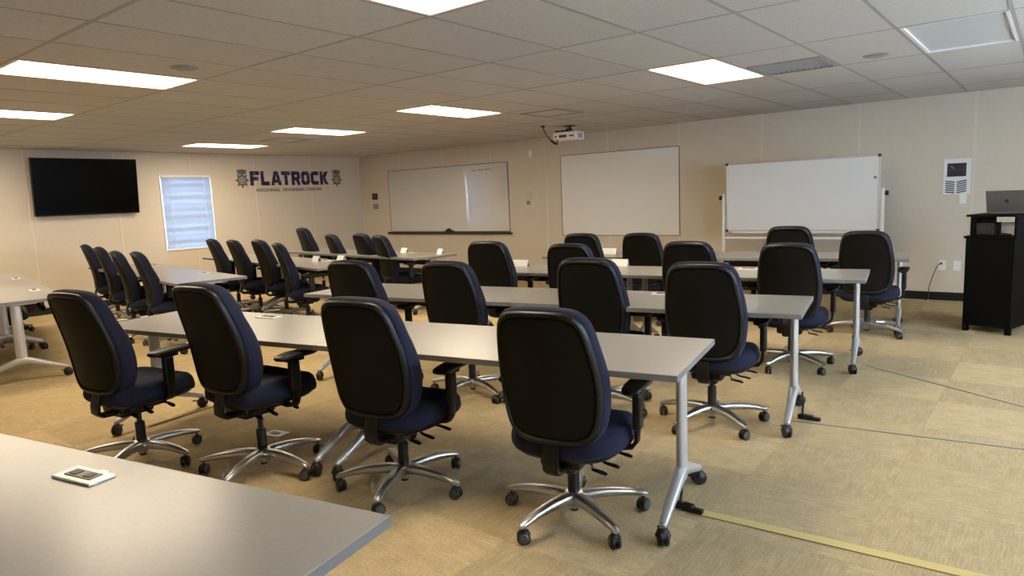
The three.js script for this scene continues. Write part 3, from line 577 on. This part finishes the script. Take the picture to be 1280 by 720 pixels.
{
  const s = thing('wall_sensor', 'small white sensor high between the two wall whiteboards', 'sensor', [-7.215, 2.13, ZF]);
  obj('sensor_body', rb(0.06, 0.12, 0.03, 0.01, 0, 0.06, 0.016), M.white, s); obj('sensor_lens', rb(0.035, 0.04, 0.01, 0.004, 0, 0.05, 0.032), M.paper, s);
  const sw = thing('light_switch', 'white light switch on the wall below the laminated notice', 'switch', [-0.89, 1.16, ZF]);
  obj('switch_plate', rb(0.075, 0.12, 0.007, 0.003, 0, 0.06, 0.0045), M.white, sw); obj('toggle', rb(0.012, 0.026, 0.014, 0.003, 0, 0.06, 0.012), M.paper, sw);
  for (const [k, x] of [[0, -1.07], [1, -0.92]]) {
    const o = thing('wall_outlet', k ? 'white wall outlet with nothing plugged in, beside the podium' : 'white wall outlet with a cable plugged into it', 'outlet', [x, 0.365, ZF]);
    obj('outlet_plate', rb(0.08, 0.12, 0.007, 0.003, 0, 0.06, 0.0045), M.white, o);
    for (const y of [0.035, 0.085]) obj('socket', rb(0.034, 0.028, 0.003, 0.001, 0, y, 0.009), M.paper, o);
  }
  const c = thing('power_cord', 'grey cord hanging from the wall outlet down to the floor', 'cord', [-1.07, 0, ZF + 0.02]);
  obj('plug', rb(0.024, 0.024, 0.03, 0.005, -0.012, 0.45, 0.008), M.darkGrey, c);
  obj('cable', tube([[-0.012, 0.45, 0.02], [-0.04, 0.43, 0.035], [-0.09, 0.3, 0.03], [-0.125, 0.15, 0.03], [-0.13, 0.012, 0.03], [-0.16, 0.006, 0.06]], 0.005, 30), M.hubGrey, c);
}
// ------------------------------------------------------------------ projector
{
  const p = thing('projector', 'white projector hanging from the ceiling by a black bracket', 'projector', [-5.62, 2.235, -8.45], 0.12);
  const body = obj('projector_body', rb(0.38, 0.115, 0.28, 0.02, 0, 0.06, 0), M.white, p);
  obj('vent_grille', [0, 1, 2, 3, 4].map((k) => rb(0.004, 0.07, 0.012, 0.001, 0.19, 0.06, -0.06 + k * 0.03)), M.hubGrey, body);
  obj('port_panel', rb(0.12, 0.04, 0.004, 0.001, -0.02, 0.055, 0.14), M.hubGrey, body);
  obj('port', [-0.13, 0.1, 0.135].map((x) => rb(0.03, 0.022, 0.005, 0.001, x, 0.055, 0.14)), M.darkGrey, body);
  obj('lens', cyl(0.035, 0.04, 0.04, 0, 0, 0, 20).rotateX(Math.PI / 2).translate(0.08, 0.06, -0.15), M.black, body);
  obj('ceiling_bracket', [rb(0.12, 0.012, 0.12, 0.004, 0.03, 0.199, 0), cyl(0.02, 0.02, 0.07, 0.03, 0.16, 0, 14), rb(0.24, 0.026, 0.05, 0.006, -0.06, 0.131, 0.05), rb(0.06, 0.026, 0.2, 0.006, 0.03, 0.131, 0), cyl(0.045, 0.045, 0.03, 0.03, 0.15, 0.03, 16)], M.black, p);
  const c = thing('projector_cable', 'black cable looping from the ceiling to the projector', 'cable', [-5.83, 2.2, -8.12]);
  obj('cable', tube([[0, 0.24, 0.0], [0.0, 0.2, -0.01], [0.03, 0.1, -0.06], [0.09, 0.0, -0.13], [0.12, -0.015, -0.16], [0.115, 0.02, -0.18], [0.12, 0.09, -0.2], [0.14, 0.11, -0.24]], 0.007, 40), M.black, c);
  obj('cable_plug', sweep([[0.06, 0.04, -0.1, 0.012, 0.012], [0.09, 0.005, -0.13, 0.016, 0.016], [0.118, -0.018, -0.16, 0.016, 0.014]], [1, 0, 0], 8, 0.7), M.black, c);
  obj('ceiling_grommet', cyl(0.028, 0.028, 0.02, 0, 0.232, 0, 14), M.black, c);
}
// ------------------------------------------------------------------ podium and what stands on it
{
  const A = -17.7 * R, ex = [Math.cos(A), -Math.sin(A)], ez = [Math.sin(A), Math.cos(A)];   // near right corner at (-0.30, -7.65)
  const W = 0.40, D = 0.58, at = (x, y, z) => [-0.30 + ex[0] * x + ez[0] * z, y, -7.65 + ex[1] * x + ez[1] * z];
  const p = thing('podium', 'black wooden podium cabinet with an open top shelf', 'podium', at(-W / 2, 0, -D / 2), A);
  obj('cabinet_body', [rb(W, 0.83, D, 0.004, 0, 0.475, 0)], M.blackWood, p);
  obj('counter', rb(W + 0.03, 0.022, D + 0.03, 0.004, 0, 0.901, 0), M.blackWood, p);
  for (const [a, b] of [[-1, -1], [1, -1], [-1, 1], [1, 1]]) obj('foot', rb(0.045, 0.062, 0.045, 0.004, a * (W / 2 - 0.023), 0.031, b * (D / 2 - 0.023)), M.blackWood, p);
  obj('shelf_side', rb(0.018, 0.18, D - 0.06, 0.003, -W / 2 + 0.03, 1.002, 0), M.blackWood, p);
  obj('shelf_side', rb(0.018, 0.18, D - 0.06, 0.003, W / 2 - 0.01, 1.002, 0), M.blackWood, p);
  obj('top_board', rb(W + 0.02, 0.02, D, 0.004, 0.005, 1.102, 0), M.blackWood, p);
  obj('corner_post', rb(0.03, 0.83, 0.03, 0.003, W / 2 - 0.012, 0.475, D / 2 - 0.012), M.blackWood, p);
  const L = thing('laptop', 'open grey laptop on top of the podium, lid back facing the tables', 'laptop', at(-W / 2 + 0.03, 1.112, -D / 2 - 0.02), A + 0.1);
  obj('keyboard_deck', rb(0.33, 0.016, 0.23, 0.006, 0.01, 0.008, -0.02), M.laptop, L);
  const lid = obj('lid', rb(0.33, 0.21, 0.007, 0.003, 0, 0.105, 0).rotateX(0.28).translate(0.01, 0.014, 0.095), M.laptop, L);
  obj('lid_emblem', cyl(0.017, 0.017, 0.002, 0, 0, 0, 20).rotateX(Math.PI / 2).translate(0, 0.11, 0.0045).rotateX(0.28).translate(0.01, 0.014, 0.095), M.darkGrey, lid);
  const b = thing('equipment_box', 'black equipment box inside the open podium shelf', 'box', at(-W + 0.125, 0.912, -D / 2 + 0.12), A);
  obj('box_body', rb(0.15, 0.12, 0.2, 0.008, 0, 0.06, 0), M.black, b); obj('box_face', rb(0.12, 0.08, 0.004, 0.002, 0, 0.06, 0.101), M.darkGrey, b);
  const w = thing('paper_box', 'small white box inside the open podium shelf', 'box', at(-0.12, 0.912, -D / 2 + 0.05), A);
  obj('carton', rb(0.12, 0.105, 0.12, 0.004, 0, 0.0525, 0), M.paper, w); obj('lid', rb(0.124, 0.02, 0.124, 0.003, 0, 0.106, 0), M.paper, w);
  const m = thing('microphone_headset', 'black coiled cable on the podium shelf in front of the white box', 'cable', at(-0.13, 0.912, -0.1), A);
  obj('coil', new THREE.TorusGeometry(0.035, 0.012, 8, 24).rotateX(Math.PI / 2).translate(0, 0.012, 0), M.black, m);
  obj('plug', rb(0.03, 0.02, 0.05, 0.006, 0.05, 0.011, 0.01), M.black, m);
}
// ------------------------------------------------------------------ papers on the tables
function nameCard(x, z, turn, label, w = 0.22) {
  const c = thing('name_card', label, 'card', [x, TT, z], turn * R, 'white folded cards on the tables');
  obj('front_leaf', bx(w, 0.075, 0.002).rotateX(-0.42).translate(0, 0.0345, 0.016), M.paper, c);
  obj('rear_leaf', bx(w, 0.075, 0.002).rotateX(0.42).translate(0, 0.0345, -0.016), M.paper, c);
}
const bpTable = (px, py, y = TT) => { const v = V((px - 640) / 640, -(py - 360) / 360, 0.5).unproject(camera).sub(camera.position); const t = (y - EYE) / v.y; return [v.x * t, v.z * t]; };
for (const [px, py, a, label, w] of [
  [650, 333, 9, 'white folded card beside the fourth chair of the second podium-block row', 0.2], [772, 332.5, 9, 'white folded card in the middle of the second podium-block row', 0.22],
  [761, 317.5, 9, 'white folded card in the middle of the first podium-block row', 0.2],
  [396, 326.5, -8, 'white folded card on the second television-block table row beside the tall chair', 0.16], [427, 326, -8, 'white folded card on the second television-block table row by the armrest', 0.16],
  [506, 315.8, -6, 'small white folded card on the first television-block row nearer the chairs', 0.13], [551, 317.2, -6, 'small white folded card at the centre end of the first television-block row', 0.1]]) {
  const [x, z] = bpTable(px, py); nameCard(x, z, a, label, w);
}
// ------------------------------------------------------------------ floor tapes, boxes, cables
function tape(label, x0, z0, x1, z1, w, mat, y = 0.0015) {
  const L = Math.hypot(x1 - x0, z1 - z0), t = thing('floor_tape', label, 'tape', [(x0 + x1) / 2, 0, (z0 + z1) / 2], -Math.atan2(z1 - z0, x1 - x0));
  obj('tape_strip', rb(L, 0.003, w, 0.001, 0, y, 0, 1), mat, t);
  obj('edge_shadow', rb(L, 0.005, 0.006, 0.002, 0, 0.0025, w / 2 - 0.004, 1), M.tapeEdge, t);  // low dark brown strip paints the shadow line along the tape edge
}
tape('yellow tape strip on the carpet from the fourth podium-block row', -1.22, -2.80, 1.2, -2.96, 0.065, M.tape);
tape('beige tape strip on the carpet from the third podium-block row', -1.25, -4.29, 1.2, -4.62, 0.05, M.tapeBeige);
tape('beige tape strip on the carpet from the second podium-block row', -1.136, -5.93, 0.3, -5.05, 0.05, M.tapeBeige);
tape('dark seam tape on the carpet under the chair by the fourth-row television gap', -4.80, -1.95, -4.86, -2.45, 0.025, M.tapeEdge);
function floorBox(x, z, a, label) {
  const f = thing('floor_outlet', label, 'floor outlet', [x, 0, z], a);
  obj('cover_plate', rb(0.14, 0.006, 0.1, 0.002, 0, 0.003, 0), M.white, f); obj('socket_insert', rb(0.07, 0.004, 0.04, 0.001, -0.01, 0.0065, 0), M.darkGrey, f);
}
floorBox(-3.89, -2.35, 0.2, 'white floor outlet plate on the carpet under the fourth-row table');
function dropCable(x, z, label) {
  const c = thing('drop_cable', label, 'cable', [x, 0, z]);
  obj('cable', tube([[-0.004, 0.17, -0.01], [0.0, 0.13, 0.0], [0.004, 0.09, 0.0], [0.0, 0.05, 0], [0.01, 0.02, 0.01]], 0.006, 24), M.black, c);
  obj('plug_block', [rb(0.09, 0.03, 0.04, 0.008, 0.02, 0.016, 0.005), rb(0.05, 0.022, 0.03, 0.006, 0.085, 0.012, 0.01)], M.black, c);
}
dropCable(-1.30, -2.80, 'black cable dropping to a plug beside the yellow tape');
dropCable(-1.20, -4.36, 'black cable dropping to a plug beside the third-row leg');

renderer.render(scene, camera);
